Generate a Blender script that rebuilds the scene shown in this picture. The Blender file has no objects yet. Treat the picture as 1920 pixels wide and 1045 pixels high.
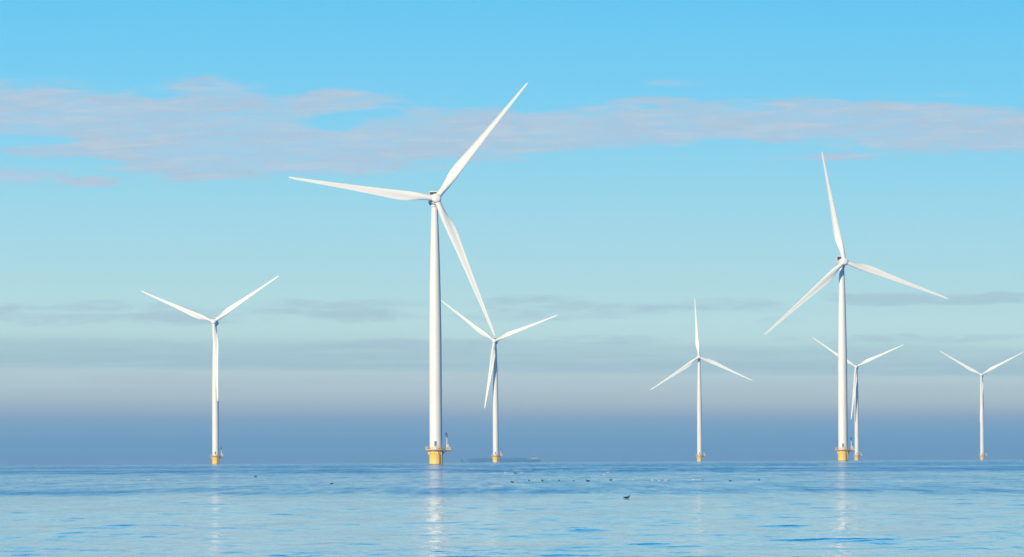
import bpy, math, random
import numpy as np
from mathutils import Matrix, Vector, Euler

R = math.radians
SC = bpy.context.scene
COL = SC.collection

# ------------------------------------------------------------------ camera
F = 15000.0                      # focal length in pixels of the 1920 px wide photograph
CAM_H = 2.5
PITCH, ROLL = R(1.266), R(-0.338)
RE = 6.371e6                     # earth radius: the far turbines stand behind the horizon
cam_d = bpy.data.cameras.new('camera')
cam_d.sensor_width = 36.0
cam_d.lens = 36.0 * F / 1920.0
cam_d.clip_start = 1.0
cam_d.clip_end = 60000.0
cam = bpy.data.objects.new('camera', cam_d)
COL.objects.link(cam)
CAM_M = Matrix.Rotation(R(90) + PITCH, 4, 'X') @ Matrix.Rotation(ROLL, 4, 'Z')
cam.matrix_world = Matrix.Translation((0, 0, CAM_H)) @ CAM_M
SC.camera = cam

# ------------------------------------------------------------------ exposure
SC.view_settings.view_transform = 'Standard'
SC.view_settings.look = 'None'
SC.view_settings.exposure = 0.0
SC.view_settings.gamma = 1.0
SC.render.engine = 'CYCLES'
SC.cycles.max_bounces = 6
SC.cycles.volume_bounces = 0
SC.cycles.use_denoising = True

# ------------------------------------------------------------------ node helper
class NT:
    """tiny expression builder on a node tree"""
    def __init__(s, tree):
        s.t = tree
    def new(s, kind, **kw):
        n = s.t.nodes.new(kind)
        for k, v in kw.items():
            setattr(n, k, v)
        return n
    def link(s, a, b):
        s.t.links.new(a, b)
    def put(s, sock, v):
        if isinstance(v, bpy.types.NodeSocket):
            s.link(v, sock)
        else:
            sock.default_value = v
    def m(s, op, a, b=0.0, c=0.0, clamp=False):
        n = s.new('ShaderNodeMath', operation=op, use_clamp=clamp)
        s.put(n.inputs[0], a); s.put(n.inputs[1], b); s.put(n.inputs[2], c)
        return n.outputs[0]
    def vm(s, op, a, b=(0, 0, 0), c=(0, 0, 0)):
        n = s.new('ShaderNodeVectorMath', operation=op)
        s.put(n.inputs[0], a); s.put(n.inputs[1], b)
        if op == 'MULTIPLY_ADD':
            s.put(n.inputs[2], c)
        return n.outputs['Value'] if op == 'LENGTH' else n.outputs['Vector']
    def smooth(s, v, a, b, lo=0.0, hi=1.0):
        n = s.new('ShaderNodeMapRange', interpolation_type='SMOOTHSTEP')
        s.put(n.inputs['Value'], v)
        n.inputs['From Min'].default_value = a; n.inputs['From Max'].default_value = b
        n.inputs['To Min'].default_value = lo; n.inputs['To Max'].default_value = hi
        return n.outputs['Result']
    def xyz(s, x, y, z=0.0):
        n = s.new('ShaderNodeCombineXYZ')
        s.put(n.inputs[0], x); s.put(n.inputs[1], y); s.put(n.inputs[2], z)
        return n.outputs[0]
    def noise(s, vec, scale=1.0, detail=3.0, rough=0.5, dist=0.0):
        n = s.new('ShaderNodeTexNoise')
        s.put(n.inputs['Vector'], vec)
        n.inputs['Scale'].default_value = scale
        n.inputs['Detail'].default_value = detail
        n.inputs['Roughness'].default_value = rough
        n.inputs['Distortion'].default_value = dist
        return n.outputs['Fac']
    def mix(s, f, a, b):
        n = s.new('ShaderNodeMix', data_type='RGBA')
        s.put(n.inputs['Factor'], f)
        s.put(n.inputs['A'], a); s.put(n.inputs['B'], b)
        return n.outputs['Result']
    def ramp(s, v, stops, interp='LINEAR'):
        n = s.new('ShaderNodeValToRGB')
        cr = n.color_ramp
        cr.interpolation = interp
        while len(cr.elements) < len(stops):
            cr.elements.new(0.5)
        for e, (p, c) in zip(cr.elements, stops):
            e.position = p
        for e, (p, c) in zip(cr.elements, stops):
            e.position = p
            e.color = c
        s.put(n.inputs[0], v)
        return n.outputs['Color']

def lin(c):
    c = c / 255.0
    return c / 12.92 if c <= 0.04045 else ((c + 0.055) / 1.055) ** 2.4
def rgb(r, g, b, k=1.0):
    return (lin(r) * k, lin(g) * k, lin(b) * k, 1.0)

# ------------------------------------------------------------------ sun direction
SUN_AZ, SUN_EL = R(30), R(18)      # behind the camera, to the left
TO_SUN = Vector((-math.sin(SUN_AZ) * math.cos(SUN_EL), -math.cos(SUN_AZ) * math.cos(SUN_EL), math.sin(SUN_EL)))
sun_d = bpy.data.lights.new('sun', 'SUN')
sun_d.energy = 4.6
sun_d.angle = R(0.53)
sun_d.color = (1.0, 0.90, 0.65)
sun = bpy.data.objects.new('sun', sun_d)
sun.rotation_euler = TO_SUN.to_track_quat('Z', 'Y').to_euler()
sun.location = (-300, -400, 400)
COL.objects.link(sun)

# ------------------------------------------------------------------ sky
world = bpy.data.worlds.new('World')
SC.world = world
world.use_nodes = True
for n in list(world.node_tree.nodes):
    world.node_tree.nodes.remove(n)
W = NT(world.node_tree)
tc = W.new('ShaderNodeTexCoord')
sep = W.new('ShaderNodeSeparateXYZ')
W.link(tc.outputs['Generated'], sep.inputs[0])
dx, dy, dz = sep.outputs
el = W.m('ARCSINE', dz)
az = W.m('ARCTAN2', dx, dy)
U = W.m('MULTIPLY', az, F)          # angles in 1/15000 rad
V = W.m('MULTIPLY', el, F)
# the lower cloud layers sink slightly towards the right
wgt = W.m('MULTIPLY', W.m('DIVIDE', V, 150.0, clamp=True), 0.0155)
Ucl = W.m('MINIMUM', W.m('MAXIMUM', U, -4000.0), 4000.0)
V2 = W.m('ADD', V, W.m('MULTIPLY', Ucl, wgt))
# streaky waviness in the stratus layers
sn = W.noise(W.xyz(W.m('MULTIPLY', U, 0.0035), W.m('MULTIPLY', V, 0.02)), 1.0, 4.0, 0.55)
wob = W.m('MULTIPLY', W.m('SUBTRACT', sn, 0.5), W.smooth(V, 165.0, 225.0, 3.0, 34.0))
V3 = W.m('ADD', V2, wob)
LO, HI = -30.0, 1770.0
def ry(y):      # photo row (at picture centre) -> ramp position
    return (853.9 - y - LO) / (HI - LO)
stops = [(870, (111, 150, 188)), (845, (109, 152, 192)), (825, (110, 154, 193)), (808, (119, 158, 194)),
         (792, (125, 160, 195)), (778, (139, 166, 194)), (764, (153, 175, 195)), (750, (163, 184, 199)), (728, (170, 191, 204)),
         (706, (174, 196, 207)), (699, (174, 198, 208)), (693, (159, 189, 206)), (665, (163, 194, 208)),
         (648, (168, 201, 211)), (636, (180, 213, 219)), (600, (181, 216, 223)), (560, (177, 216, 224)),
         (500, (170, 215, 227)), (430, (162, 214, 231)), (350, (151, 212, 234)), (270, (139, 209, 238)),
         (190, (127, 206, 241)), (110, (117, 203, 241)), (40, (109, 200, 241)), (0, (105, 198, 241)),
         (-100, (84, 188, 243)), (-320, (22, 168, 238)), (-800, (0, 130, 203))]
base = W.ramp(W.m('DIVIDE', W.m('SUBTRACT', V3, LO), HI - LO, clamp=True),
              [(ry(y), rgb(*c)) for y, c in stops])
UV = W.xyz(U, V)
# low grey wisps
def blobs(lst, k=1.0):
    tot = None
    for cx, cy, rx, ryy, amp in lst:
        ryy *= k
        u0 = cx - 960.0
        v0 = 853.9 - cy - 0.0059 * (cx - 960.0)
        d = W.vm('LENGTH', W.vm('MULTIPLY_ADD', UV, (1 / rx, 1 / ryy, 0), (-u0 / rx, -v0 / ryy, 0)))
        b = W.smooth(d, 0.25, 1.15, amp, 0.0)
        tot = b if tot is None else W.m('ADD', tot, b)
    return tot
n_fine = W.noise(W.xyz(W.m('MULTIPLY', U, 0.009), W.m('MULTIPLY', V, 0.05), 3.1), 1.0, 5.0, 0.6, 0.4)
n_big = W.noise(W.xyz(W.m('MULTIPLY', U, 0.0065), W.m('MULTIPLY', V, 0.026), 7.7), 1.0, 5.0, 0.55, 0.6)
low = blobs([(150, 588, 330, 24, 0.8), (350, 600, 200, 14, 0.6), (570, 578, 170, 16, 0.9), (690, 594, 130, 12, 0.9),
             (740, 570, 130, 12, 0.5), (1000, 570, 130, 18, 0.8), (950, 596, 220, 10, 0.6), (1150, 580, 130, 16, 0.8),
             (1360, 574, 170, 14, 0.9), (1470, 600, 110, 7, 0.5), (1640, 560, 120, 14, 0.8), (1800, 562, 230, 14, 1.0),
             (300, 652, 330, 10, 0.5), (760, 645, 230, 12, 0.9), (1150, 638, 260, 10, 0.7), (1700, 636, 330, 10, 0.9)], 1.35)
dlow = W.smooth(W.m('ADD', low, W.m('MULTIPLY', W.m('SUBTRACT', n_fine, 0.5), 2.8)), 0.1, 1.35)
dlow = W.m('MULTIPLY', dlow, W.smooth(low, 0.02, 0.4))
c1 = W.mix(W.m('MULTIPLY', dlow, 0.6), base, rgb(160, 186, 206))
# faint texture inside the stratus below
nst = W.noise(W.xyz(W.m('MULTIPLY', U, 0.004), W.m('MULTIPLY', V, 0.07), 1.3), 1.0, 5.0, 0.6)
inst = W.m('MULTIPLY', W.smooth(V, 110.0, 165.0), W.smooth(V, 190.0, 225.0, 1.0, 0.0))
c1 = W.mix(W.m('MULTIPLY', W.m('MULTIPLY', W.smooth(nst, 0.42, 0.7), inst), 0.45), c1, rgb(178, 206, 216))
# upper pinkish cloud bank
up = blobs([(20, 205, 240, 72, 1.3), (190, 225, 190, 66, 1.1), (400, 158, 170, 22, 0.55), (400, 182, 150, 32, 0.9),
            (330, 240, 330, 72, 1.2), (470, 292, 360, 50, 1.25), (650, 188, 130, 27, 1.2), (560, 260, 280, 60, 0.9),
            (350, 322, 190, 24, 0.8), (100, 285, 130, 14, 1.1), (40, 330, 120, 20, 1.3), (170, 341, 75, 13, 1.3),
            (830, 240, 240, 52, 1.3), (690, 316, 200, 18, 0.8), (900, 280, 300, 24, 1.0), (1020, 245, 260, 46, 1.2),
            (1250, 235, 280, 48, 1.2), (1500, 222, 340, 44, 1.3), (1700, 240, 330, 50, 1.3), (1880, 250, 240, 50, 1.2),
            (1230, 190, 110, 12, 0.5), (1560, 296, 160, 10, 0.7), (1420, 306, 70, 6, 0.5), (1270, 155, 90, 12, 0.25),
            (265, 99, 40, 5, 0.35), (930, 300, 120, 8, 0.6), (1780, 178, 200, 8, 0.4),
            (625, 232, 75, 20, -1.5), (110, 262, 190, 12, -1.3), (120, 308, 170, 10, -1.2), (330, 186, 60, 12, -0.6),
            (700, 212, 70, 10, -0.7), (840, 262, 90, 8, -0.5), (1130, 290, 260, 14, -0.6)])
dens = W.m('ADD', W.m('ADD', up, W.m('MULTIPLY', W.m('SUBTRACT', n_big, 0.5), 2.8)), W.m('MULTIPLY', W.m('SUBTRACT', n_fine, 0.5), 2.4))
dup_ = W.m('MULTIPLY', W.smooth(dens, 0.0, 1.25), W.smooth(up, 0.02, 0.45))
n_str = W.noise(W.xyz(W.m('MULTIPLY', U, 0.007), W.m('MULTIPLY', W.m('SUBTRACT', V, W.m('MULTIPLY', U, 0.03)), 0.06), 12.0), 1.0, 6.0, 0.6, 0.5)
n_wisp = W.noise(W.xyz(W.m('MULTIPLY', U, 0.02), W.m('MULTIPLY', V, 0.11), 21.0), 1.0, 5.0, 0.65, 0.8)
opac = W.m('MULTIPLY', dup_, W.m('ADD', 0.64, W.m('MULTIPLY', W.smooth(W.m('ADD', n_str, W.m('MULTIPLY', W.m('SUBTRACT', n_wisp, 0.5), 0.9)), 0.28, 0.66), 0.36)))
ccol = W.mix(W.smooth(n_big, 0.35, 0.68), rgb(170, 202, 226), rgb(175, 196, 217))
ccol = W.mix(W.m('MULTIPLY', W.smooth(n_str, 0.46, 0.72), 0.75), ccol, rgb(188, 205, 221))
ccol = W.mix(W.m('MULTIPLY', W.smooth(n_wisp, 0.52, 0.75), 0.35), ccol, rgb(165, 190, 214))
c2 = W.mix(opac, c1, ccol)
# high above the picture the physical sky takes over
sky = W.new('ShaderNodeTexSky', sky_type='NISHITA')
sky.sun_disc = False
sky.sun_elevation = SUN_EL
sky.sun_rotation = math.atan2(TO_SUN.x, TO_SUN.y) % (2 * math.pi)
sky.air_density = 1.0; sky.dust_density = 0.6; sky.ozone_density = 2.0
skyc = W.vm('SCALE', sky.outputs[0]); skyc.node.inputs['Scale'].default_value = 0.085
# the sky lies beyond the haze: its own colour is what is seen less the light the air adds
HAZE_D, HAZE_J = 4.2e-5, (0.235, 0.30, 0.42)
hpath = W.m('MINIMUM', W.m('DIVIDE', 154.0, W.m('MAXIMUM', dz, 0.002)), 13800.0)
trans = W.m('EXPONENT', W.m('MULTIPLY', hpath, -HAZE_D))
jn = W.vm('SCALE', (HAZE_J[0], HAZE_J[1], HAZE_J[2])); W.put(jn.node.inputs['Scale'], W.m('SUBTRACT', 1.0, trans))
df = W.vm('SUBTRACT', c2, jn)
inv = W.vm('SCALE', df); W.put(inv.node.inputs['Scale'], W.m('DIVIDE', 1.0, trans))
c3 = W.vm('MAXIMUM', inv, (0.0, 0.0, 0.0))
col = W.mix(W.smooth(V, 3000.0, 9000.0), c3, skyc)
bg = W.new('ShaderNodeBackground')
W.link(col, bg.inputs['Color'])
bg.inputs['Strength'].default_value = 1.0
wo = W.new('ShaderNodeOutputWorld')
W.link(bg.outputs[0], wo.inputs['Surface'])
world.cycles.sampling_method = 'MANUAL'
world.cycles.sample_map_resolution = 2048

# ------------------------------------------------------------------ placing helpers
def pix_dir(x, y):
    v = Vector(((x - 960.0) / F, -(y - 522.5) / F, -1.0))
    return (CAM_M.to_3x3() @ v).normalized()
def sag(x, y):
    return -(x * x + y * y) / (2 * RE)
def at_dist(px, py, D):
    """point on the water D metres out, below the picture point (px, py)"""
    d = pix_dir(px, py)
    h = Vector((d.x, d.y)).normalized() * D
    return Vector((h.x, h.y, sag(h.x, h.y)))
def on_water(px, py):
    d = pix_dir(px, py)
    lo, hi = 50.0, 5000.0
    s = -d.z / math.hypot(d.x, d.y)
    for _ in range(60):
        D = (lo + hi) / 2
        if CAM_H / D + D / (2 * RE) > s: lo = D
        else: hi = D
    return at_dist(px, py, D), D

# ------------------------------------------------------------------ materials
def pmat(name, color, rough=0.5, metal=0.0, var=0.0, vscale=1.0, streak=False, coat=0.0, var_col=None):
    m = bpy.data.materials.new(name); m.use_nodes = True
    T = NT(m.node_tree)
    b = m.node_tree.nodes['Principled BSDF']
    b.inputs['Roughness'].default_value = rough
    b.inputs['Metallic'].default_value = metal
    b.inputs['Coat Weight'].default_value = coat
    c = (*color, 1.0)
    if var > 0:
        t = T.new('ShaderNodeTexCoord')
        mp = T.new('ShaderNodeMapping')
        T.link(t.outputs['Object'], mp.inputs[0])
        mp.inputs['Scale'].default_value = (1, 1, 0.12) if streak else (1, 1, 1)
        n = T.noise(mp.outputs[0], vscale, 5.0, 0.6)
        vc = var_col or tuple(v * 0.7 for v in color)
        T.link(T.mix(T.smooth(n, 0.4, 0.75, 0.0, var), c, (*vc, 1.0)), b.inputs['Base Color'])
    else:
        b.inputs['Base Color'].default_value = c
    return m
M = {
    'white': pmat('white_gelcoat', (0.84, 0.83, 0.81), 0.38, var=0.35, vscale=0.5, streak=True, var_col=(0.70, 0.69, 0.66)),
    'tower': pmat('white_tower_paint', (0.83, 0.82, 0.79), 0.42, var=0.4, vscale=0.6, streak=True, var_col=(0.70, 0.68, 0.64)),
    'yellow': pmat('yellow_marine_paint', (0.95, 0.63, 0.13), 0.5, var=0.5, vscale=1.2, streak=True, var_col=(0.90, 0.56, 0.14)),
    'yellow_dark': pmat('weathered_yellow_steel', (0.66, 0.43, 0.15), 0.55, var=0.5, vscale=2.0),
    'deck': pmat('pale_orange_deck_steel', (0.62, 0.42, 0.24), 0.6, var=0.5, vscale=2.0),
    'grey': pmat('galvanised_steel', (0.42, 0.43, 0.45), 0.5, metal=0.2, var=0.4, vscale=3.0),
    'pale': pmat('pale_grey_coating', (0.60, 0.58, 0.56), 0.5, var=0.3, vscale=2.0),
    'dark': pmat('dark_grille', (0.055, 0.055, 0.065), 0.6, var=0.3, vscale=4.0),
    'door': pmat('slate_door_paint', (0.13, 0.12, 0.16), 0.5, var=0.3, vscale=4.0),
    'algae': pmat('wet_algae', (0.06, 0.05, 0.035), 0.35, var=0.7, vscale=3.0, var_col=(0.03, 0.045, 0.03)),
    'bird_dark': pmat('black_feathers', (0.012, 0.012, 0.016), 0.6, var=0.5, vscale=20.0),
    'bird_brown': pmat('brown_feathers', (0.06, 0.045, 0.05), 0.7, var=0.5, vscale=20.0),
    'bird_pale': pmat('white_feathers', (0.72, 0.66, 0.64), 0.7, var=0.5, vscale=14.0, var_col=(0.40, 0.38, 0.40)),
    'bill': pmat('bill_horn', (0.35, 0.22, 0.10), 0.4, var=0.2, vscale=30.0),
    'hull': pmat('haze_blue_hull_paint', (0.0, 0.17, 0.42), 0.5, var=0.4, vscale=0.15),  # blue of the distance haze is mixed into the hull colour
    'hatch': pmat('haze_blue_hatch_covers', (0.01, 0.19, 0.42), 0.5, var=0.4, vscale=0.3),  # covers carry the same haze blue in their colour
    'shipwhite': pmat('hazed_ship_white_paint', (0.26, 0.30, 0.38), 0.5, var=0.3, vscale=0.4),  # white dimmed and blued in the colour, fading it as haze would
    'glass': pmat('dark_window_glass', (0.03, 0.04, 0.05), 0.1),
}

# ------------------------------------------------------------------ mesh builder
class MB:
    def __init__(s):
        s.v = []; s.f = []; s.sm = []
    def add(s, vs, fs, smooth=False):
        o = len(s.v)
        s.v += [tuple(p) for p in vs]
        s.f += [tuple(i + o for i in f) for f in fs]
        s.sm += [smooth] * len(fs)
        return s
    def box(s, x0, x1, y0, y1, z0, z1):
        vs = [(x, y, z) for z in (z0, z1) for y in (y0, y1) for x in (x0, x1)]
        return s.add(vs, [(0, 2, 3, 1), (4, 5, 7, 6), (0, 1, 5, 4), (2, 6, 7, 3), (0, 4, 6, 2), (1, 3, 7, 5)])
    def rings(s, rings, cap0=True, cap1=True, smooth=True):
        n = len(rings[0]); vs = [p for r in rings for p in r]; fs = []
        for i in range(len(rings) - 1):
            for j in range(n):
                k = (j + 1) % n
                fs.append((i * n + j, i * n + k, (i + 1) * n + k, (i + 1) * n + j))
        s.add(vs, fs, smooth)
        if cap0: s.add(rings[0], [tuple(reversed(range(n)))])
        if cap1: s.add(rings[-1], [tuple(range(n))])
        return s
    def revolve(s, prof, n=48, axis='Z', c=(0, 0, 0), smooth=True, caps=True):
        rings = []
        for r, h in prof:
            ring = []
            for j in range(n):
                a = 2 * math.pi * j / n
                if axis == 'Z': p = (c[0] + r * math.cos(a), c[1] + r * math.sin(a), c[2] + h)
                else: p = (c[0] + r * math.cos(a), c[1] + h, c[2] - r * math.sin(a))
                ring.append(p)
            rings.append(ring)
        return s.rings(rings, caps, caps, smooth)
    def tube(s, pts, r, n=8):
        pts = [Vector(p) for p in pts]
        rings = []
        for i, p in enumerate(pts):
            t = (pts[min(i + 1, len(pts) - 1)] - pts[max(i - 1, 0)]).normalized()
            a = Vector((0, 0, 1)) if abs(t.z) < 0.9 else Vector((1, 0, 0))
            u = t.cross(a).normalized(); w = t.cross(u).normalized()
            rr = r[i] if isinstance(r, (list, tuple)) else r
            rings.append([tuple(p + rr * (math.cos(2 * math.pi * k / n) * u + math.sin(2 * math.pi * k / n) * w)) for k in range(n)])
        return s.rings(rings)
    def build(s, name, mat, parent=None, mtx=None):
        me = bpy.data.meshes.new(name)
        me.from_pydata(s.v, [], s.f)
        me.polygons.foreach_set('use_smooth', s.sm)
        me.materials.append(mat)
        bmfix(me)
        o = bpy.data.objects.new(name, me)
        COL.objects.link(o)
        if parent is not None: o.parent = parent
        if mtx is not None: o.matrix_local = mtx
        return o
def bmfix(me):
    import bmesh
    b = bmesh.new(); b.from_mesh(me)
    bmesh.ops.remove_doubles(b, verts=b.verts, dist=1e-5)
    bmesh.ops.recalc_face_normals(b, faces=b.faces)
    b.to_mesh(me); b.free(); me.update()
def auto_smooth(o, ang=40):
    import bmesh
    b = bmesh.new(); b.from_mesh(o.data)
    for e in b.edges:
        if len(e.link_faces) == 2 and e.calc_face_angle(0) > R(ang): e.smooth = False
    b.to_mesh(o.data); b.free()
def tag(o, label=None, cat=None, group=None, kind=None):
    if label: o['label'] = label
    if cat: o['category'] = cat
    if group: o['group'] = group
    if kind: o['kind'] = kind
    return o
def empty(name, loc, rz=0.0):
    o = bpy.data.objects.new(name, None)
    o.empty_display_size = 2.0
    o.location = loc; o.rotation_euler = (0, 0, rz)
    COL.objects.link(o)
    return o

# ------------------------------------------------------------------ water: one curved sheet past the horizon
rng = np.random.default_rng(11)
def build_sea():
    rows = np.concatenate([np.array([6., 15, 30, 50, 75, 100, 120, 135, 145, 150]),
                           np.arange(150.4, 420, 0.38), np.arange(420, 800, 0.6), np.arange(800, 1500, 1.2),
                           np.arange(1500, 3200, 6.0), np.arange(3200, 13600, 50.0)])
    fine = np.radians(np.linspace(-6.0, 6.0, 331))
    coarse = np.radians(np.linspace(6.0, 354.0, 60))[1:-1]
    ang = np.concatenate([fine, coarse])
    nr, na = len(rows), len(ang)
    A, D = np.meshgrid(ang, rows)
    X = D * np.sin(A); Y = D * np.cos(A)
    H = np.zeros_like(X)
    nf = len(fine)
    xf = X[:, :nf]; yf = Y[:, :nf]; df = D[:, :nf]
    hf = np.zeros_like(xf)
    dr = np.gradient(rows)[:, None]
    # rolling low waves, mostly crest-parallel to the picture plane
    for k in range(46):
        lam = rng.uniform(2.2, 11.0)
        th = rng.normal(0.1, 0.8)
        kx, ky = 2 * np.pi / lam * math.sin(th), 2 * np.pi / lam * math.cos(th)
        amp = 0.0009 * lam / (2 * np.pi) * rng.uniform(0.6, 1.4) * 0.9
        fade = np.clip((lam / (4.0 * dr)) - 0.6, 0, 1)
        hf += fade * amp * np.cos(kx * xf + ky * yf + rng.uniform(0, 2 * np.pi))
    # short cross waves: they spread reflections sideways
    dxs = df * (fine[1] - fine[0])
    for k in range(40):
        lam = rng.uniform(1.0, 4.5)
        th = rng.choice([-1, 1]) * rng.normal(1.36, 0.12)
        kx, ky = 2 * np.pi / lam * math.sin(th), 2 * np.pi / lam * math.cos(th)
        amp = 0.0040 * lam / (2 * np.pi) * rng.uniform(0.6, 1.4)
        fade = np.clip(1.6 - np.abs(ky) * dr / 1.0, 0, 1) * np.clip(1.6 - abs(kx) * dxs / 1.0, 0, 1)
        hf += fade * amp * np.cos(kx * xf + ky * yf + rng.uniform(0, 2 * np.pi))
    # slow modulation: calm slicks and livelier patches
    mod = np.zeros_like(xf)
    for k in range(10):
        lx, ly = rng.uniform(12, 50), rng.uniform(25, 120)
        mod += np.cos(2 * np.pi * (xf / lx * rng.choice([-1, 1]) + yf / ly) + rng.uniform(0, 6.28))
    mod = np.clip(0.9 + 0.22 * mod, 0.25, 1.8)
    hf *= mod
    # separate steeper wavelets that show as dark dashes
    dang = fine[1] - fine[0]
    for k in range(5000):
        d0 = 190 + (1500 - 190) * rng.random() ** 1.25
        a0 = rng.uniform(-0.098, 0.098)
        x0, y0 = d0 * math.sin(a0), d0 * math.cos(a0)
        ra = rng.random()
        amp = 0.002 + 0.030 * ra ** 3.2
        if k % 11 == 0: ra = 0.8; amp = rng.uniform(0.02, 0.04)
        sx = rng.uniform(0.25, 0.9) * (0.7 + ra)
        sy = rng.uniform(0.55, 1.1) * (0.8 + 0.7 * ra)
        sk = rng.normal(0, 0.12)
        i0, i1 = np.searchsorted(rows, [d0 - 4.5 * sy, d0 + 4.5 * sy])
        j0 = max(0, int((a0 - 3.2 * sx / d0 - fine[0]) / dang)); j1 = min(nf, int((a0 + 3.2 * sx / d0 - fine[0]) / dang) + 2)
        if j1 <= j0 or i1 <= i0: continue
        xx = xf[i0:i1, j0:j1] - x0; yy = yf[i0:i1, j0:j1] - y0 - sk * xx
        hf[i0:i1, j0:j1] += amp * np.exp(-0.5 * (xx / sx) ** 2 - 0.5 * (yy / sy) ** 2)
    for k in range(9000):                 # tiny ripples
        d0 = 190 + 560 * rng.random() ** 1.1
        a0 = rng.uniform(-0.098, 0.098)
        x0, y0 = d0 * math.sin(a0), d0 * math.cos(a0)
        amp = 0.002 + 0.011 * rng.random() ** 2
        sx = rng.uniform(0.12, 0.55); sy = rng.uniform(0.38, 0.6)
        i0, i1 = np.searchsorted(rows, [d0 - 3.5 * sy, d0 + 3.5 * sy])
        j0 = max(0, int((a0 - 3 * sx / d0 - fine[0]) / dang)); j1 = min(nf, int((a0 + 3 * sx / d0 - fine[0]) / dang) + 2)
        if j1 <= j0 or i1 <= i0: continue
        hf[i0:i1, j0:j1] += amp * np.exp(-0.5 * ((xf[i0:i1, j0:j1] - x0) / sx) ** 2 - 0.5 * ((yf[i0:i1, j0:j1] - y0) / sy) ** 2)
    edge = np.clip((R(6.0) - np.abs(A[:, :nf])) / R(0.4), 0, 1) * np.clip((df - 150) / 12, 0, 1)
    H[:, :nf] = hf * edge
    Z = H - (X * X + Y * Y) / (2 * RE)
    vs = np.stack([X, Y, Z], -1).reshape(-1, 3)
    vs = np.concatenate([vs, [[0, 0, 0.0]]])
    i = np.arange(nr - 1)[:, None]; j = np.arange(na)[None, :]
    jn = (j + 1) % na
    q = np.stack([i * na + j, (i + 1) * na + j, (i + 1) * na + jn, i * na + jn], -1).reshape(-1, 4)
    jj = np.arange(na)
    tri = np.stack([np.full(na, nr * na), jj, (jj + 1) % na], -1)
    me = bpy.data.meshes.new('water')
    me.vertices.add(len(vs)); me.vertices.foreach_set('co', vs.astype(np.float32).ravel())
    nl = q.size + tri.size
    me.loops.add(nl)
    me.loops.foreach_set('vertex_index', np.concatenate([q.ravel(), tri.ravel()]).astype(np.int32))
    me.polygons.add(len(q) + len(tri))
    st = np.concatenate([np.arange(len(q)) * 4, q.size + np.arange(len(tri)) * 3]).astype(np.int32)
    me.polygons.foreach_set('loop_start', st)
    me.polygons.foreach_set('use_smooth', np.ones(len(st), bool))
    me.update(calc_edges=True); me.validate()
    if me.polygons[0].normal.z < 0:
        me.flip_normals()
    o = bpy.data.objects.new('water', me); COL.objects.link(o)
    tag(o, kind='structure')
    m = bpy.data.materials.new('sea_water'); m.use_nodes = True
    T = NT(m.node_tree); b = m.node_tree.nodes['Principled BSDF']
    t = T.new('ShaderNodeTexCoord'); P = t.outputs['Object']
    s = T.new('ShaderNodeSeparateXYZ'); T.link(P, s.inputs[0])
    x, y = s.outputs[0], s.outputs[1]
    r = T.m('SQRT', T.m('ADD', T.m('MULTIPLY', x, x), T.m('MULTIPLY', y, y)))
    # wind-ruffled zones: long patches lying across the view
    nz = T.noise(T.xyz(T.m('MULTIPLY', x, 0.012), T.m('MULTIPLY', y, 0.0035)), 1.0, 4.0, 0.6)
    nf2 = T.noise(T.xyz(T.m('MULTIPLY', x, 0.12), T.m('MULTIPLY', y, 0.01), 17.0), 1.0, 4.0, 0.6)
    lr = T.m('LOGARITHM', T.m('MULTIPLY', r, T.m('ADD', 1.0, T.m('ADD', T.m('ADD', T.m('MULTIPLY', T.m('SUBTRACT', nz, 0.5), 0.2), T.m('MULTIPLY', T.m('SUBTRACT', nf2, 0.5), 0.14)),
                                                              T.m('MULTIPLY', T.m('DIVIDE', x, r), 0.9)))), 10.0)
    def p(d): return (math.log10(d) - 2.0) / 2.0
    g = lambda v: (v, v, v, 1)
    ruf = T.ramp(T.m('DIVIDE', T.m('SUBTRACT', lr, 2.0), 2.0, clamp=True),
                 [(0.0, g(.02)), (p(300), g(.03)), (p(450), g(.08)), (p(510), g(.20)), (p(545), g(.48)), (p(585), g(.44)),
                  (p(640), g(.28)), (p(900), g(.28)), (p(1120), g(.28)), (p(1280), g(.6)), (p(1580), g(.62)), (p(1680), g(.42)),
                  (p(1820), g(.4)), (p(1950), g(.62)), (p(2450), g(.58)), (p(2900), g(.42)), (1.0, g(.28))])
    # catspaws
    n2 = T.noise(T.xyz(T.m('MULTIPLY', x, 0.16), T.m('MULTIPLY', y, 0.03), 4.0), 1.0, 4.0, 0.65)
    n4 = T.noise(T.xyz(T.m('MULTIPLY', x, 0.55), T.m('MULTIPLY', y, 0.012), 2.0), 1.0, 5.0, 0.7)
    n5 = T.noise(T.xyz(T.m('MULTIPLY', x, 0.10), T.m('MULTIPLY', y, 0.0065), 6.0), 1.0, 4.0, 0.65)
    ruf = T.m('MULTIPLY', ruf, T.m('ADD', T.smooth(n4, 0.3, 0.7, 0.55, 1.35), T.smooth(n5, 0.3, 0.7, -0.35, 0.35)))
    n3 = T.noise(T.xyz(T.m('MULTIPLY', x, 1.1), T.m('MULTIPLY', y, 0.15), 9.0), 1.0, 3.0, 0.6)
    cat = T.m('ADD', T.m('MULTIPLY', T.smooth(n2, 0.5, 0.72), 0.35), T.m('MULTIPLY', T.smooth(n3, 0.5, 0.75), 0.42))
    rf = T.m('ADD', ruf, T.m('MULTIPLY', cat, T.smooth(r, 300.0, 900.0, 0.34, 1.1)), clamp=True)
    T.link(T.m('MULTIPLY_ADD', rf, 0.20, 0.034), b.inputs['Roughness'])
    b.inputs['Base Color'].default_value = (0.0, 0.13, 0.42, 1)
    b.inputs['IOR'].default_value = 1.17
    h1 = T.noise(T.xyz(T.m('MULTIPLY', x, 0.9), T.m('MULTIPLY', y, 1.5), 0.0), 1.0, 4.0, 0.6)
    bp = T.new('ShaderNodeBump')
    bp.inputs['Distance'].default_value = 0.03
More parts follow.
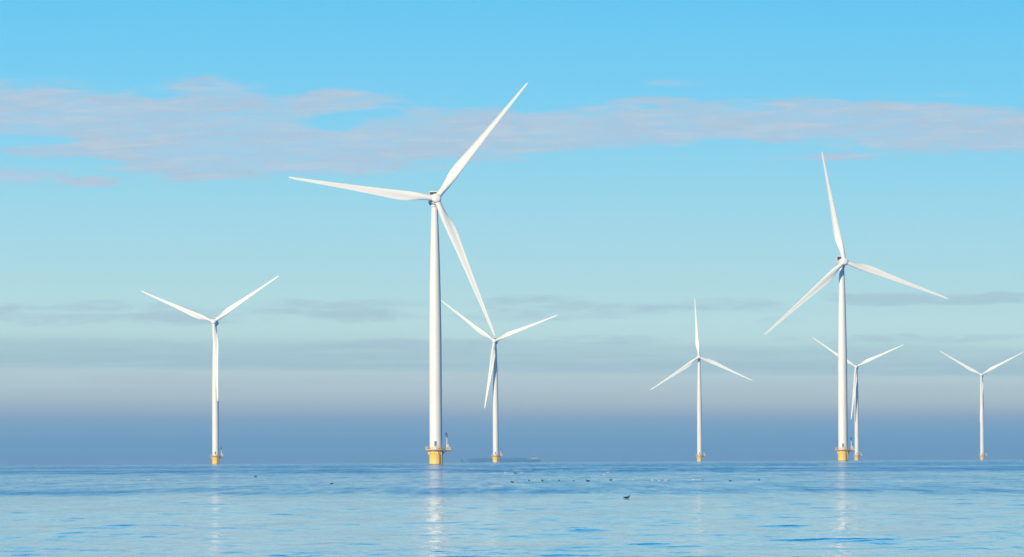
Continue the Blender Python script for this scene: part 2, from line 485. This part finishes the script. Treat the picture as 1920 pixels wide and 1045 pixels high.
    T.link(T.m('MULTIPLY_ADD', rf, 0.36, 0.02), bp.inputs['Strength'])
    T.link(h1, bp.inputs['Height'])
    h2 = T.noise(T.xyz(T.m('MULTIPLY', x, 1.7), T.m('MULTIPLY', y, 0.22), 5.0), 1.0, 3.0, 0.6)
    bq = T.new('ShaderNodeBump')
    bq.inputs['Distance'].default_value = 0.055
    bq.inputs['Strength'].default_value = 1.0
    T.link(h2, bq.inputs['Height'])
    T.link(bp.outputs[0], bq.inputs['Normal'])
    T.link(bq.outputs[0], b.inputs['Normal'])
    me.materials.append(m)
    return o
build_sea()

# ------------------------------------------------------------------ wind turbine
HUB_H, ROTOR_R, OVERHANG, TILT = 96.1, 53.8, 5.1, R(5.0)

def blade_mesh():
    # r, chord, twist deg, rel. thickness, pitch axis fraction, circle blend
    st = [(1.3, 2.15, 15, 1.0, .5, 1.0), (2.6, 2.15, 15, 1.0, .5, 1.0), (4.0, 2.25, 15, .9, .48, .85), (6.0, 2.6, 14.5, .70, .44, .5),
          (8.0, 3.05, 13.5, .52, .40, .2), (10.0, 3.4, 12, .42, .36, .05), (12.0, 3.5, 10.5, .36, .33, 0), (15.0, 3.38, 9, .31, .31, 0),
          (19.0, 3.0, 7, .27, .30, 0), (24.0, 2.55, 5, .24, .30, 0), (30.0, 2.1, 3.3, .22, .30, 0), (36.0, 1.7, 2, .20, .30, 0),
          (42.0, 1.35, 1, .19, .30, 0), (47.0, 1.05, .4, .18, .30, 0), (50.5, .88, 0, .18, .31, 0), (52.8, .72, 0, .2, .34, 0),
          (54.0, .5, 0, .2, .38, 0), (54.4, .2, 0, .2, .5, 0)]
    n = 28
    mb = MB(); rings = []
    for r, c, tw, th, ax, circ in st:
        ring = []
        bend = -0.3 * (r / 53.8) ** 2.2            # prebend towards the wind (-Y)
        t = R(tw - 4.0)
        for k in range(n):
            a = 2 * math.pi * k / n
            # airfoil param: xx 0 = leading edge .. 1 = trailing edge
            xx = 0.5 * (1 - math.cos(a)); sgn = 1 if math.sin(a) >= 0 else -1
            yt = 5 * th * (0.2969 * math.sqrt(max(xx, 0)) - 0.1260 * xx - 0.3516 * xx ** 2 + 0.2843 * xx ** 3 - 0.1036 * xx ** 4)
            camber = 0.045 * 4 * xx * (1 - xx)
            if sgn < 0:       # pressure side: thinner with an undercut near the trailing edge
                yy = -yt * 0.72 + camber + 0.03 * math.sin(math.pi * min(1, max(0, (xx - 0.45) / 0.55)))
            else:
                yy = yt + camber
            fx = (ax - xx) * c; fy = yy * c
            cx = (0.5 - xx) * c; cy = 0.5 * math.sin(a) * c
            px = fx * (1 - circ) + cx * circ
            py = fy * (1 - circ) + cy * circ
            # twist: leading edge (+X) turns upwind (-Y)
            qx = px * math.cos(t) + py * math.sin(t)
            qy = -px * math.sin(t) + py * math.cos(t)
            ring.append((qx, qy + bend, r))
        rings.append(ring)
    mb.rings(rings)
    return mb

def axis_mtx(yaw):
    return Matrix.Rotation(yaw, 4, 'Z') @ Matrix.Translation((0, 0, HUB_H)) @ Matrix.Rotation(-TILT, 4, 'X')

def make_turbine(name):
    root = empty(name, (0, 0, 0))
    # yellow transition piece
    g = MB().revolve([(2.45, -9), (2.45, 0.0), (2.47, 0.02), (2.47, 3.7), (2.62, 3.9), (2.62, 4.35), (2.5, 4.45), (2.5, 4.7)], 56)
    for k in range(12):
        a = 2 * math.pi * (k + .5) / 12
        ca, sa = math.cos(a), math.sin(a)
        pr = [(2.46, 3.2), (2.46, 4.5), (3.05, 4.5), (3.05, 4.2)]
        o = [(-sa * .06, ca * .06), (sa * .06, -ca * .06)]
        vs = [(r * ca + q[0], r * sa + q[1], z) for q in o for r, z in pr]
        g.add(vs, [(0, 1, 2, 3), (7, 6, 5, 4), (0, 4, 5, 1), (1, 5, 6, 2), (2, 6, 7, 3), (3, 7, 4, 0)])
    tp = g.build('transition_piece', M['yellow'], root); auto_smooth(tp)
    MB().revolve([(2.455, -3), (2.53, -2.9), (2.53, 0.10), (2.48, 0.2)], 56).build('waterline_band', M['algae'], tp)
    for (ax_, z, w, h) in ((-1.62, 3.25, .55, .35), (-1.42, 1.7, .45, .4), (-1.6, 0.7, .8, .4)):
        pl = MB()
        seg = []
        for i in range(5):
            a = ax_ - w / 4.9 + (w / 2.45) * i / 4 - 0.1
            seg.append((a, 2.475, 2.51))
        vs = [(r * math.cos(a), r * math.sin(a), zz) for (a, r0, r1) in seg for r in (r0, r1) for zz in (z - h / 2, z + h / 2)]
        fs = []
        for i in range(4):
            b0 = i * 4
            fs += [(b0 + 2, b0 + 6, b0 + 7, b0 + 3), (b0, b0 + 1, b0 + 5, b0 + 4), (b0 + 1, b0 + 3, b0 + 7, b0 + 5), (b0, b0 + 4, b0 + 6, b0 + 2)]
        fs += [(0, 2, 3, 1), (16, 17, 19, 18)]
        pl.add(vs, fs).build('marker_plate', M['pale'], tp)
    # boat landing: two fender tubes with a ladder, front right
    bl = MB()
    ba = R(-60)
    for da in (-0.2, 0.2):
        cx, cy = 3.15 * math.cos(ba + da), 3.15 * math.sin(ba + da)
        ix, iy = 2.4 * math.cos(ba + da), 2.4 * math.sin(ba + da)
        bl.tube([(ix, iy, 4.0), (cx, cy, 3.7), (cx, cy, 0.2), (cx, cy, -2.2), (ix, iy, -2.5)], 0.14)
    bl.build('boat_landing', M['yellow_dark'], root)
    ld = MB()
    for da in (-0.09, 0.09):
        ld.tube([(2.85 * math.cos(ba + da), 2.85 * math.sin(ba + da), -1.5), (2.85 * math.cos(ba + da), 2.85 * math.sin(ba + da), 5.2)], .045, 6)
    for i in range(17):
        z = -1.0 + i * .36
        ld.tube([(2.85 * math.cos(ba - .09), 2.85 * math.sin(ba - .09), z), (2.85 * math.cos(ba + .09), 2.85 * math.sin(ba + .09), z)], .03, 6)
    ld.build('ladder', M['yellow_dark'], root)
    # platform
    dk = MB()
    N = 40
    out = []
    for k in range(N):
        a = 2 * math.pi * k / N
        out.append((3.85 * math.cos(a), 3.85 * math.sin(a)))
    dk.rings([[(x, y, 5.15) for x, y in out], [(x, y, 5.42) for x, y in out]], smooth=False)
    dk.box(3.0, 5.55, -1.5, 1.3, 5.13, 5.40)
    pf = dk.build('platform', M['deck'], root)
    cl = MB().revolve([(2.42, 4.7), (2.66, 4.72), (2.66, 5.1), (2.36, 5.14)], 48).build('collar', M['pale'], root); auto_smooth(cl)
    br = MB()
    for y in (-1.2, 1.0):
        br.tube([(2.5, y * .6, 4.55), (5.0, y, 5.1)], .12, 6)
        br.tube([(3.4, y, 5.0), (5.4, y, 5.0)], .16, 6)
    br.box(3.6, 5.4, -1.25, 1.05, 4.85, 5.1)
    br.build('platform_bracket', M['dark'], root)
    rl = MB()
    path = [(3.72 * math.cos(a), 3.72 * math.sin(a)) for a in [R(26 + 308 * i / 26) for i in range(27)]]
    path = path + [(5.45, -1.42), (5.45, 1.22)] + [path[0]]
    for i, (x, y) in enumerate(path[:-1]):
        rl.tube([(x, y, 5.4), (x, y, 6.55)], .055, 6)
        x2, y2 = path[i + 1]
        for z in (5.98, 6.52): rl.tube([(x, y, z), (x2, y2, z)], .045, 6)
        L = math.hypot(x2 - x, y2 - y); nx, ny = (y2 - y) / L * .02, -(x2 - x) / L * .02
        vs = [(x + sx_ * nx, y + sx_ * ny, z) for sx_ in (-1, 1) for z in (5.425, 5.6)] + [(x2 + sx_ * nx, y2 + sx_ * ny, z) for sx_ in (-1, 1) for z in (5.425, 5.6)]
        rl.add(vs, [(0, 1, 5, 4), (2, 6, 7, 3), (1, 3, 7, 5), (0, 4, 6, 2), (0, 2, 3, 1), (4, 5, 7, 6)])
    rl.build('railing', M['deck'], pf)
    MB().box(-3.75, -2.85, -1.0, .6, 5.425, 6.5).box(-3.8, -2.8, -1.05, .65, 6.5, 6.58).build('equipment_box', M['deck'], root)
    MB().box(4.5, 5.35, -.9, .5, 5.41, 6.35).box(4.45, 5.4, -.95, .55, 6.35, 6.43).build('equipment_box', M['pale'], root)
    # davit crane on the extension
    cr = MB().revolve([(.42, 5.41), (.42, 5.7), (.3, 5.75), (.27, 7.2), (.22, 7.3), (.2, 9.9)], 16, c=(4.05, -.2, 0))
    cr.box(4.2, 4.65, -.45, .05, 6.0, 7.2)
    cr = cr.build('davit_crane', M['pale'], root); auto_smooth(cr)
    cb = MB().tube([(4.05, -.2, 9.9), (4.07, -.2, 10.6), (4.0, -.5, 11.2), (3.8, -.9, 11.45), (3.55, -1.4, 11.3), (3.45, -1.6, 10.9)], [.15, .13, .13, .12, .11, .1], 8)
    cb.tube([(4.05, -.2, 10.0), (3.85, -.5, 10.3), (3.6, -1.2, 11.1)], .06, 6)
    cb.build('crane_boom', M['dark'], cr)
    MB().tube([(3.45, -1.6, 10.9), (3.45, -1.6, 10.3)], .03, 5).box(3.35, 3.55, -1.7, -1.5, 10.05, 10.3).build('crane_hook', M['dark'], cr)
    # tower
    prof = []
    def tr(z):
        zs = [5.14, 48, 60, 72, 82, 90, 93.5]; rs = [2.30, 2.24, 2.08, 1.86, 1.58, 1.30, 1.17]
        return float(np.interp(z, zs, rs))
    z = 5.14
    fl = [27.0, 50.0, 72.5]
    zz = sorted(set([5.14, 5.4, 93.5] + list(np.linspace(8, 92.5, 24)) + [f + d for f in fl for d in (-.09, -.085, .085, .09)]))
    for z in zz:
        bump = 0.025 if any(abs(z - f) < .087 for f in fl) else 0
        prof.append((tr(z) + bump, z))
    tw = MB().revolve(prof, 72).build('tower', M['tower'], root); auto_smooth(tw, 50)
    # tower door with stair
    dr = MB(); da = -1.63
    segs = [da - .18 + .36 * i / 6 for i in range(7)]
    vs = [(r * math.cos(a), r * math.sin(a), zz_) for a in segs for r in (2.28, 2.36) for zz_ in (6.7, 8.45)]
    fs = []
    for i in range(6):
        b0 = i * 4
        fs += [(b0 + 2, b0 + 6, b0 + 7, b0 + 3), (b0 + 1, b0 + 3, b0 + 7, b0 + 5), (b0, b0 + 4, b0 + 6, b0 + 2), (b0, b0 + 1, b0 + 5, b0 + 4)]
    fs += [(0, 2, 3, 1), (24, 25, 27, 26)]
    dr.add(vs, fs).build('door', M['door'], tw)
    s_ = MB()
    for i in range(6):
        s_.box(-.05 + i * .28, .25 + i * .28, -3.1, -2.4, 6.28 - i * .17, 6.33 - i * .17)
    s_.tube([(-.1, -3.1, 7.3), (1.6, -3.1, 6.3)], .05, 6)
    s_.build('door_steps', M['grey'], tw)
    for f in fl[:0]: pass
    # nacelle (axis along local Y, rotor at -Y)
    AX = axis_mtx(0.0)
    nb = MB().revolve([(1.2, -3.55), (1.9, -3.5), (1.98, -3.3), (1.98, -1.75), (1.9, -1.65), (1.84, -1.6), (1.84, 4.2), (1.7, 5.0), (1.35, 5.5), (.6, 5.7)], 48, 'Y')
    nb.revolve([(1.33, -2.55), (1.45, -2.2), (1.45, -1.6)], 40, 'Z', (0, 0, 0))
    na = nb.build('nacelle', M['white'], root, AX); auto_smooth(na, 35)
    MB().box(-1.25, 1.25, 3.62, 4.3, 1.4, 3.35).build('cooler_grille', M['dark'], na)
    cf = MB().box(-1.4, 1.4, 3.4, 4.5, 3.35, 3.7).box(-1.36, -1.25, 3.5, 4.45, 1.0, 3.35).box(1.25, 1.36, 3.5, 4.45, 1.0, 3.35)
    cf.build('cooler_frame', M['white'], na)
    MB().tube([(.9, 4.0, 3.7), (.9, 4.0, 4.5)], .04, 6).tube([(.55, 4.0, 4.2), (1.25, 4.0, 4.2)], .03, 6).build('wind_mast', M['grey'], na)
    hb = MB().revolve([(1.2, -3.6), (1.62, -3.68), (1.72, -4.2), (1.74, -5.2), (1.71, -5.9), (1.62, -6.25), (1.42, -6.5), (1.0, -6.68), (.5, -6.76), (.05, -6.78)], 48, 'Y')
    hub = hb.build('hub', M['white'], root, AX); auto_smooth(hub, 50)
    bmb = blade_mesh()
    b0 = bmb.build('blade', M['white'], root); auto_smooth(b0, 70)
    blades = [b0]
    for k in range(2):
        b = b0.copy(); COL.objects.link(b); b.parent = root; blades.append(b)
    return root

def kids(o):
    return [c for c in bpy.data.objects if c.parent is o]
def copy_tree(o, parent=None):
    c = o.copy(); COL.objects.link(c)
    if parent is not None: c.parent = parent
    for ch in kids(o): copy_tree(ch, c)
    return c

proto = make_turbine('wind_turbine')
AXL = axis_mtx(0)
# px, py of the hub, distance, yaw (deg, + = faces right), blade angles clockwise from up
TURB = [
    (814.7, 372.0, 2907, 7.5, (39.0, 158.0, 278.2), 'largest white wind turbine, nearest the camera, left of centre with blade tip above the clouds'),
    (1578.3, 489.0, 3880, 12, (-10.4, 109.8, 229.2), 'second tallest white wind turbine on the right, one blade pointing almost straight up, yellow base'),
    (403.0, 602.0, 5429, -8, (55.5, 176.3, 293.1), 'leftmost wind turbine, standing alone, two blades raised in a wide V'),
    (928.3, 637.0, 6354, -7, (68.4, 188.0, 307.5), 'wind turbine just right of the largest one, its yellow base in front of the barge'),
    (1310.7, 666.5, 7386, -3, (-3.7, 114.6, 236.0), 'small wind turbine between the two tall ones, top blade upright and base near the birds'),
    (1605.6, 685.5, 8220, -7, (65.6, 185.3, 304.5), 'small wind turbine partly hidden behind the second tallest turbine'),
    (1840.6, 700.5, 9037, -7, (62.0, 181.6, 300.2), 'smallest wind turbine, rightmost in the picture and farthest away'),
]
for i, (px, py, D, yaw, angs, label) in enumerate(TURB):
    t = proto if i == 0 else copy_tree(proto)
    if i == 0: todo = []
    p = at_dist(px, py, D)
    todo.append((t, p, math.radians(yaw), angs, label))
for t, p, yaw, angs, label in todo:
    t.location = p
    # the platforms all keep their crane to the right
    t.rotation_euler = (0, 0, 0)
    tag(t, label, 'wind turbine', 'offshore wind turbines')
    AX = axis_mtx(yaw)
    bl = [c for c in kids(t) if c.name.startswith('blade')]
    for c in kids(t):
        if c.name.startswith('nacelle') or c.name.startswith('hub'):
            c.matrix_local = AX
    for c, a in zip(bl, angs):
        c.matrix_local = AX @ Matrix.Translation((0, -OVERHANG, 0)) @ Matrix.Rotation(R(a), 4, 'Y') @ Matrix.Rotation(R(0.5), 4, 'X')

# ------------------------------------------------------------------ far barge
def make_barge():
    D = 10500.0
    c = at_dist(940, 862, D)
    root = empty('barge', c)
    tag(root, 'long low dark blue barge on the horizon behind a wind turbine', 'ship')
    L = 105.0
    mb = MB(); rings = []
    for x, w, zt, zb in ((-53.5, .6, 7.2, 4.6), (-52, 2.2, 7.0, 3.0), (-49, 4.2, 6.6, 1.0), (-44, 5.4, 6.2, -.5), (-35, 5.7, 5.9, -1), (30, 5.7, 5.9, -1),
                         (42, 5.5, 5.9, -.6), (49, 4.8, 5.6, .8), (51.0, 4.2, 5.4, 2.6)):
        rings.append([(x, -w, zt), (x, -w * .96, zb + .8), (x, -w * .7, zb), (x, w * .7, zb), (x, w * .96, zb + .8), (x, w, zt), (x, w * .9, zt), (x, w * .88, zt - .5), (x, -w * .88, zt - .5), (x, -w * .9, zt)])
    mb.rings(rings, smooth=False)
    mb.build('hull', M['hull'], root)
    for i in range(9):
        x0 = -42 + i * 8.4
        h = MB(); z1 = 7.4 + .5 * ((i * 37) % 5) / 4
        h.rings([[(x0, -4.4, 5.3), (x0 + 8.1, -4.4, 5.3), (x0 + 8.1, 4.4, 5.3), (x0, 4.4, 5.3)], [(x0, -4.4, z1 - .5), (x0 + 8.1, -4.4, z1 - .5), (x0 + 8.1, 4.4, z1 - .5), (x0, 4.4, z1 - .5)],
                 [(x0 + .4, -3.6, z1), (x0 + 7.7, -3.6, z1), (x0 + 7.7, 3.6, z1), (x0 + .4, 3.6, z1)]], smooth=False)
        h.build('hatch_cover', M['hatch'], root)
    wh = MB().box(39.5, 47.5, -4.2, 4.2, 5.42, 8.0).box(40.5, 44.8, -3.2, 3.2, 8.0, 10.2).box(40.1, 45.2, -3.5, 3.5, 10.2, 10.4)
    w = wh.build('wheelhouse', M['shipwhite'], root)
    MB().box(40.44, 44.86, -3.26, 3.26, 8.9, 9.8).build('window', M['glass'], w)
    MB().tube([(43, 0, 10.4), (43, 0, 14.8)], .16, 6).tube([(43, -1.6, 13.2), (43, 1.6, 13.2)], .1, 6).box(42.2, 43.8, -.25, .25, 12.2, 12.5).build('mast', M['shipwhite'], w)
    MB().tube([(37.5, 0, 5.5), (37.5, 0, 8.6)], .25, 8).tube([(37.5, 0, 8.4), (31.5, 0, 9.8)], .16, 6).build('crane', M['shipwhite'], root)
    MB().tube([(47.4, 2.5, 8.0), (50.8, 2.5, 5.6)], .14, 6).tube([(47.4, -2.5, 8.0), (50.8, -2.5, 5.6)], .14, 6).box(47.5, 50.6, -3.4, 3.4, 5.15, 6.4).build('stern_rail', M['shipwhite'], root)
    MB().tube([(-50.5, 0, 6.3), (-50.5, 0, 9.6)], .16, 6).box(-51.3, -49.6, -.8, .8, 6.3, 7.6).build('foremast', M['shipwhite'], root)
    return root
make_barge()

# ------------------------------------------------------------------ water birds
def bird_body(kind):
    # rings along the body: x, z centre, half width, half height ; faces +X
    if kind == 'duck':
        body = [(-.235, .062, .004, .004), (-.22, .06, .03, .022), (-.17, .052, .065, .045), (-.10, .048, .09, .060), (-.02, .045, .098, .066),
                (.06, .046, .094, .064), (.12, .054, .074, .058), (.150, .08, .052, .05), (.164, .105, .038, .04), (.174, .125, .033, .034)]
        head = [(.170, .140, .035, .034), (.187, .150, .035, .033), (.207, .150, .028, .027), (.224, .146, .016, .017)]
    else:
        body = [(-.27, .095, .004, .003), (-.24, .095, .025, .008), (-.17, .085, .05, .028), (-.09, .072, .078, .052), (0, .066, .088, .062),
                (.08, .07, .078, .06), (.125, .09, .055, .052), (.145, .125, .034, .036), (.152, .155, .03, .03)]
        head = [(.15, .178, .031, .03), (.168, .19, .034, .032), (.19, .188, .026, .025), (.205, .183, .013, .014)]
    rings = []
    st = body + head
    for i, (x, z, w, h) in enumerate(st):
        # neck rings tip forward-up
        tilt = 0.0
        if len(body) - 3 <= i < len(body): tilt = .9
        if i == len(body): tilt = .5
        ring = []
        for k in range(14):
            a = 2 * math.pi * k / 14
            yy = w * math.cos(a); zz = h * math.sin(a)
            ring.append((x - zz * math.sin(tilt), yy, z + zz * math.cos(tilt)))
        rings.append(ring)
    return MB().rings(rings)
def bill_mesh(kind):
    x0, z0 = (.214, .145) if kind == 'duck' else (.198, .182)
    rings = []
    for dx_, w, h in ((0, .011, .011), (.02, .011, .008), (.042, .010, .004), (.05, .006, .002)):
        rings.append([(x0 + dx_, w * math.cos(2 * math.pi * k / 8), z0 - dx_ * .25 + h * math.sin(2 * math.pi * k / 8)) for k in range(8)])
    return MB().rings(rings)
PROTO = {}
def bird(px, py, kind, mat, scale, face, name, label, cat, group):
    key = (kind, mat)
    p, D = on_water(px, py)
    if key not in PROTO:
        r = bird_body(kind).build(name, M[mat]); bill_mesh(kind).build('bill', M['bill'], r)
        PROTO[key] = r
    else:
        s = PROTO[key]
        r = s.copy(); COL.objects.link(r)
        for ch in kids(s):
            c = ch.copy(); COL.objects.link(c); c.parent = r
        r.name = name
    scale *= 1.25 if py < 930 else 1.0
    r.location = p + Vector((0, 0, 0.03))
    r.rotation_euler = (0, 0, R(face))
    r.scale = (scale, scale, scale * 1.1)
    tag(r, label, cat, group)
GD, GG = 'dark water birds', 'pale gulls resting on the water'
BIRDS = [
    (1175, 935.5, 'duck', 'bird_dark', .84, -4, 'duck', 'black duck swimming alone in the foreground, larger than all the other birds', 'duck', None),
    (961, 905.5, 'duck', 'bird_dark', .62, 200, 'duck', 'black water bird at the left end of the dark row, slightly nearer than the rest', 'duck', GD),
    (992, 902.8, 'duck', 'bird_brown', .62, 250, 'duck', 'slate coloured water bird close left of a pale gull in the row', 'duck', GD),
    (1017.5, 903.2, 'duck', 'bird_dark', .62, 230, 'duck', 'compact black water bird, darkest in the middle of the row', 'duck', GD),
    (1048, 903.0, 'duck', 'bird_brown', .55, 70, 'duck', 'brownish water bird right of the compact black one and a faint gull', 'duck', GD),
    (1076, 903.2, 'duck', 'bird_brown', .48, 120, 'duck', 'faint brownish water bird, smallest dark one in the row, left of a flat long one', 'duck', GD),
    (1102.5, 903.4, 'duck', 'bird_dark', .74, 184, 'duck', 'low wide dark water bird in the row, third from its right end', 'duck', GD),
    (1145, 901.6, 'duck', 'bird_brown', .66, 8, 'duck', 'dull brown water bird between the low wide dark bird and the gulls', 'duck', GD),
    (1369, 903.0, 'duck', 'bird_brown', .55, 170, 'duck', 'dark water bird right of the reflection of the upright bladed small turbine', 'duck', GD),
    (1423.5, 901.0, 'duck', 'bird_brown', .58, 100, 'duck', 'rightmost dark water bird of all, off by itself', 'duck', GD),
    (622, 908.5, 'duck', 'bird_dark', .58, 20, 'duck', 'dark water bird alone between the leftmost and the largest turbine reflections', 'duck', GD),
    (479, 894.8, 'duck', 'bird_brown', .75, 190, 'duck', 'tiny distant dark water bird just right of the leftmost turbine reflection', 'duck', GD),
    (966.5, 888.6, 'duck', 'bird_brown', .9, 180, 'duck', 'tiny dark water bird beyond the row, beside a gull under the barge stern', 'duck', GD),
    (248, 902.0, 'duck', 'bird_brown', .5, 90, 'duck', 'small dark water bird between two gulls at far left', 'duck', GD),
    (979, 888.8, 'gull', 'bird_pale', .9, 215, 'gull', 'pale gull floating beyond the row, right of a tiny dark bird', 'gull', GG),
    (948, 888.2, 'gull', 'bird_pale', .65, 160, 'gull', 'faint pale gull beyond the row, nearest to the tower right of the barge bow', 'gull', GG),
    (1002, 903.0, 'gull', 'bird_pale', .62, 20, 'gull', 'small pale gull close right of a slate coloured bird', 'gull', GG),
    (1031.5, 902.4, 'gull', 'bird_pale', .55, 120, 'gull', 'faint pale gull between the compact black bird and a brownish one', 'gull', GG),
    (1133, 892.0, 'gull', 'bird_pale', .65, 160, 'gull', 'dim lower gull of a pair far beyond the row', 'gull', GG),
    (1140, 888.0, 'gull', 'bird_pale', .95, 30, 'gull', 'bright upper gull of a pair far beyond the row', 'gull', GG),
    (1187, 901.8, 'gull', 'bird_pale', .55, 200, 'gull', 'pale gull alone right of the dull brown bird', 'gull', GG),
    (1223.5, 902.6, 'gull', 'bird_pale', .60, 190, 'gull', 'bright gull at the left of a loose trio', 'gull', GG),
    (1236, 903.2, 'gull', 'bird_pale', .52, 140, 'gull', 'dimmest gull in the middle of a loose trio', 'gull', GG),
    (1248.5, 902.8, 'gull', 'bird_pale', .68, 5, 'gull', 'longer gull seen side on at the right of a loose trio', 'gull', GG),
    (1300, 901.4, 'gull', 'bird_pale', .48, 170, 'gull', 'dim gull just left of the reflection of the upright bladed small turbine', 'gull', GG),
    (1318, 900.6, 'gull', 'bird_pale', .58, 60, 'gull', 'gull just right of the reflection of the upright bladed small turbine', 'gull', GG),
    (208, 902.6, 'gull', 'bird_pale', .62, 200, 'gull', 'pale gull at far left, left neighbour of a small dark bird', 'gull', GG),
    (277.5, 902.0, 'gull', 'bird_pale', .68, 10, 'gull', 'two toned gull at far left, right neighbour of a small dark bird', 'gull', GG),
    (81, 907.0, 'gull', 'bird_pale', .5, 30, 'gull', 'leftmost gull of all, near the left edge', 'gull', GG),
]
for a in BIRDS: bird(*a)

# ------------------------------------------------------------------ haze over the water
def haze():
    zb = -(13600.0 ** 2) / (2 * RE) - 1.2
    o = MB().box(-13800, 13800, -13800, 13800, zb, 156.0).build('haze', bpy.data.materials.new('haze_air'))
    tag(o, kind='stuff')
    m = o.data.materials[0]; m.use_nodes = True
    for n in list(m.node_tree.nodes):
        if n.type == 'BSDF_PRINCIPLED': m.node_tree.nodes.remove(n)
    v = m.node_tree.nodes.new('ShaderNodeVolumePrincipled')
    v.inputs['Color'].default_value = (0.62, 0.78, 1.0, 1)
    v.inputs['Density'].default_value = HAZE_D
    v.inputs['Anisotropy'].default_value = 0.0
    outn = [n for n in m.node_tree.nodes if n.type == 'OUTPUT_MATERIAL'][0]
    m.node_tree.links.new(v.outputs[0], outn.inputs['Volume'])
    return o
haze()
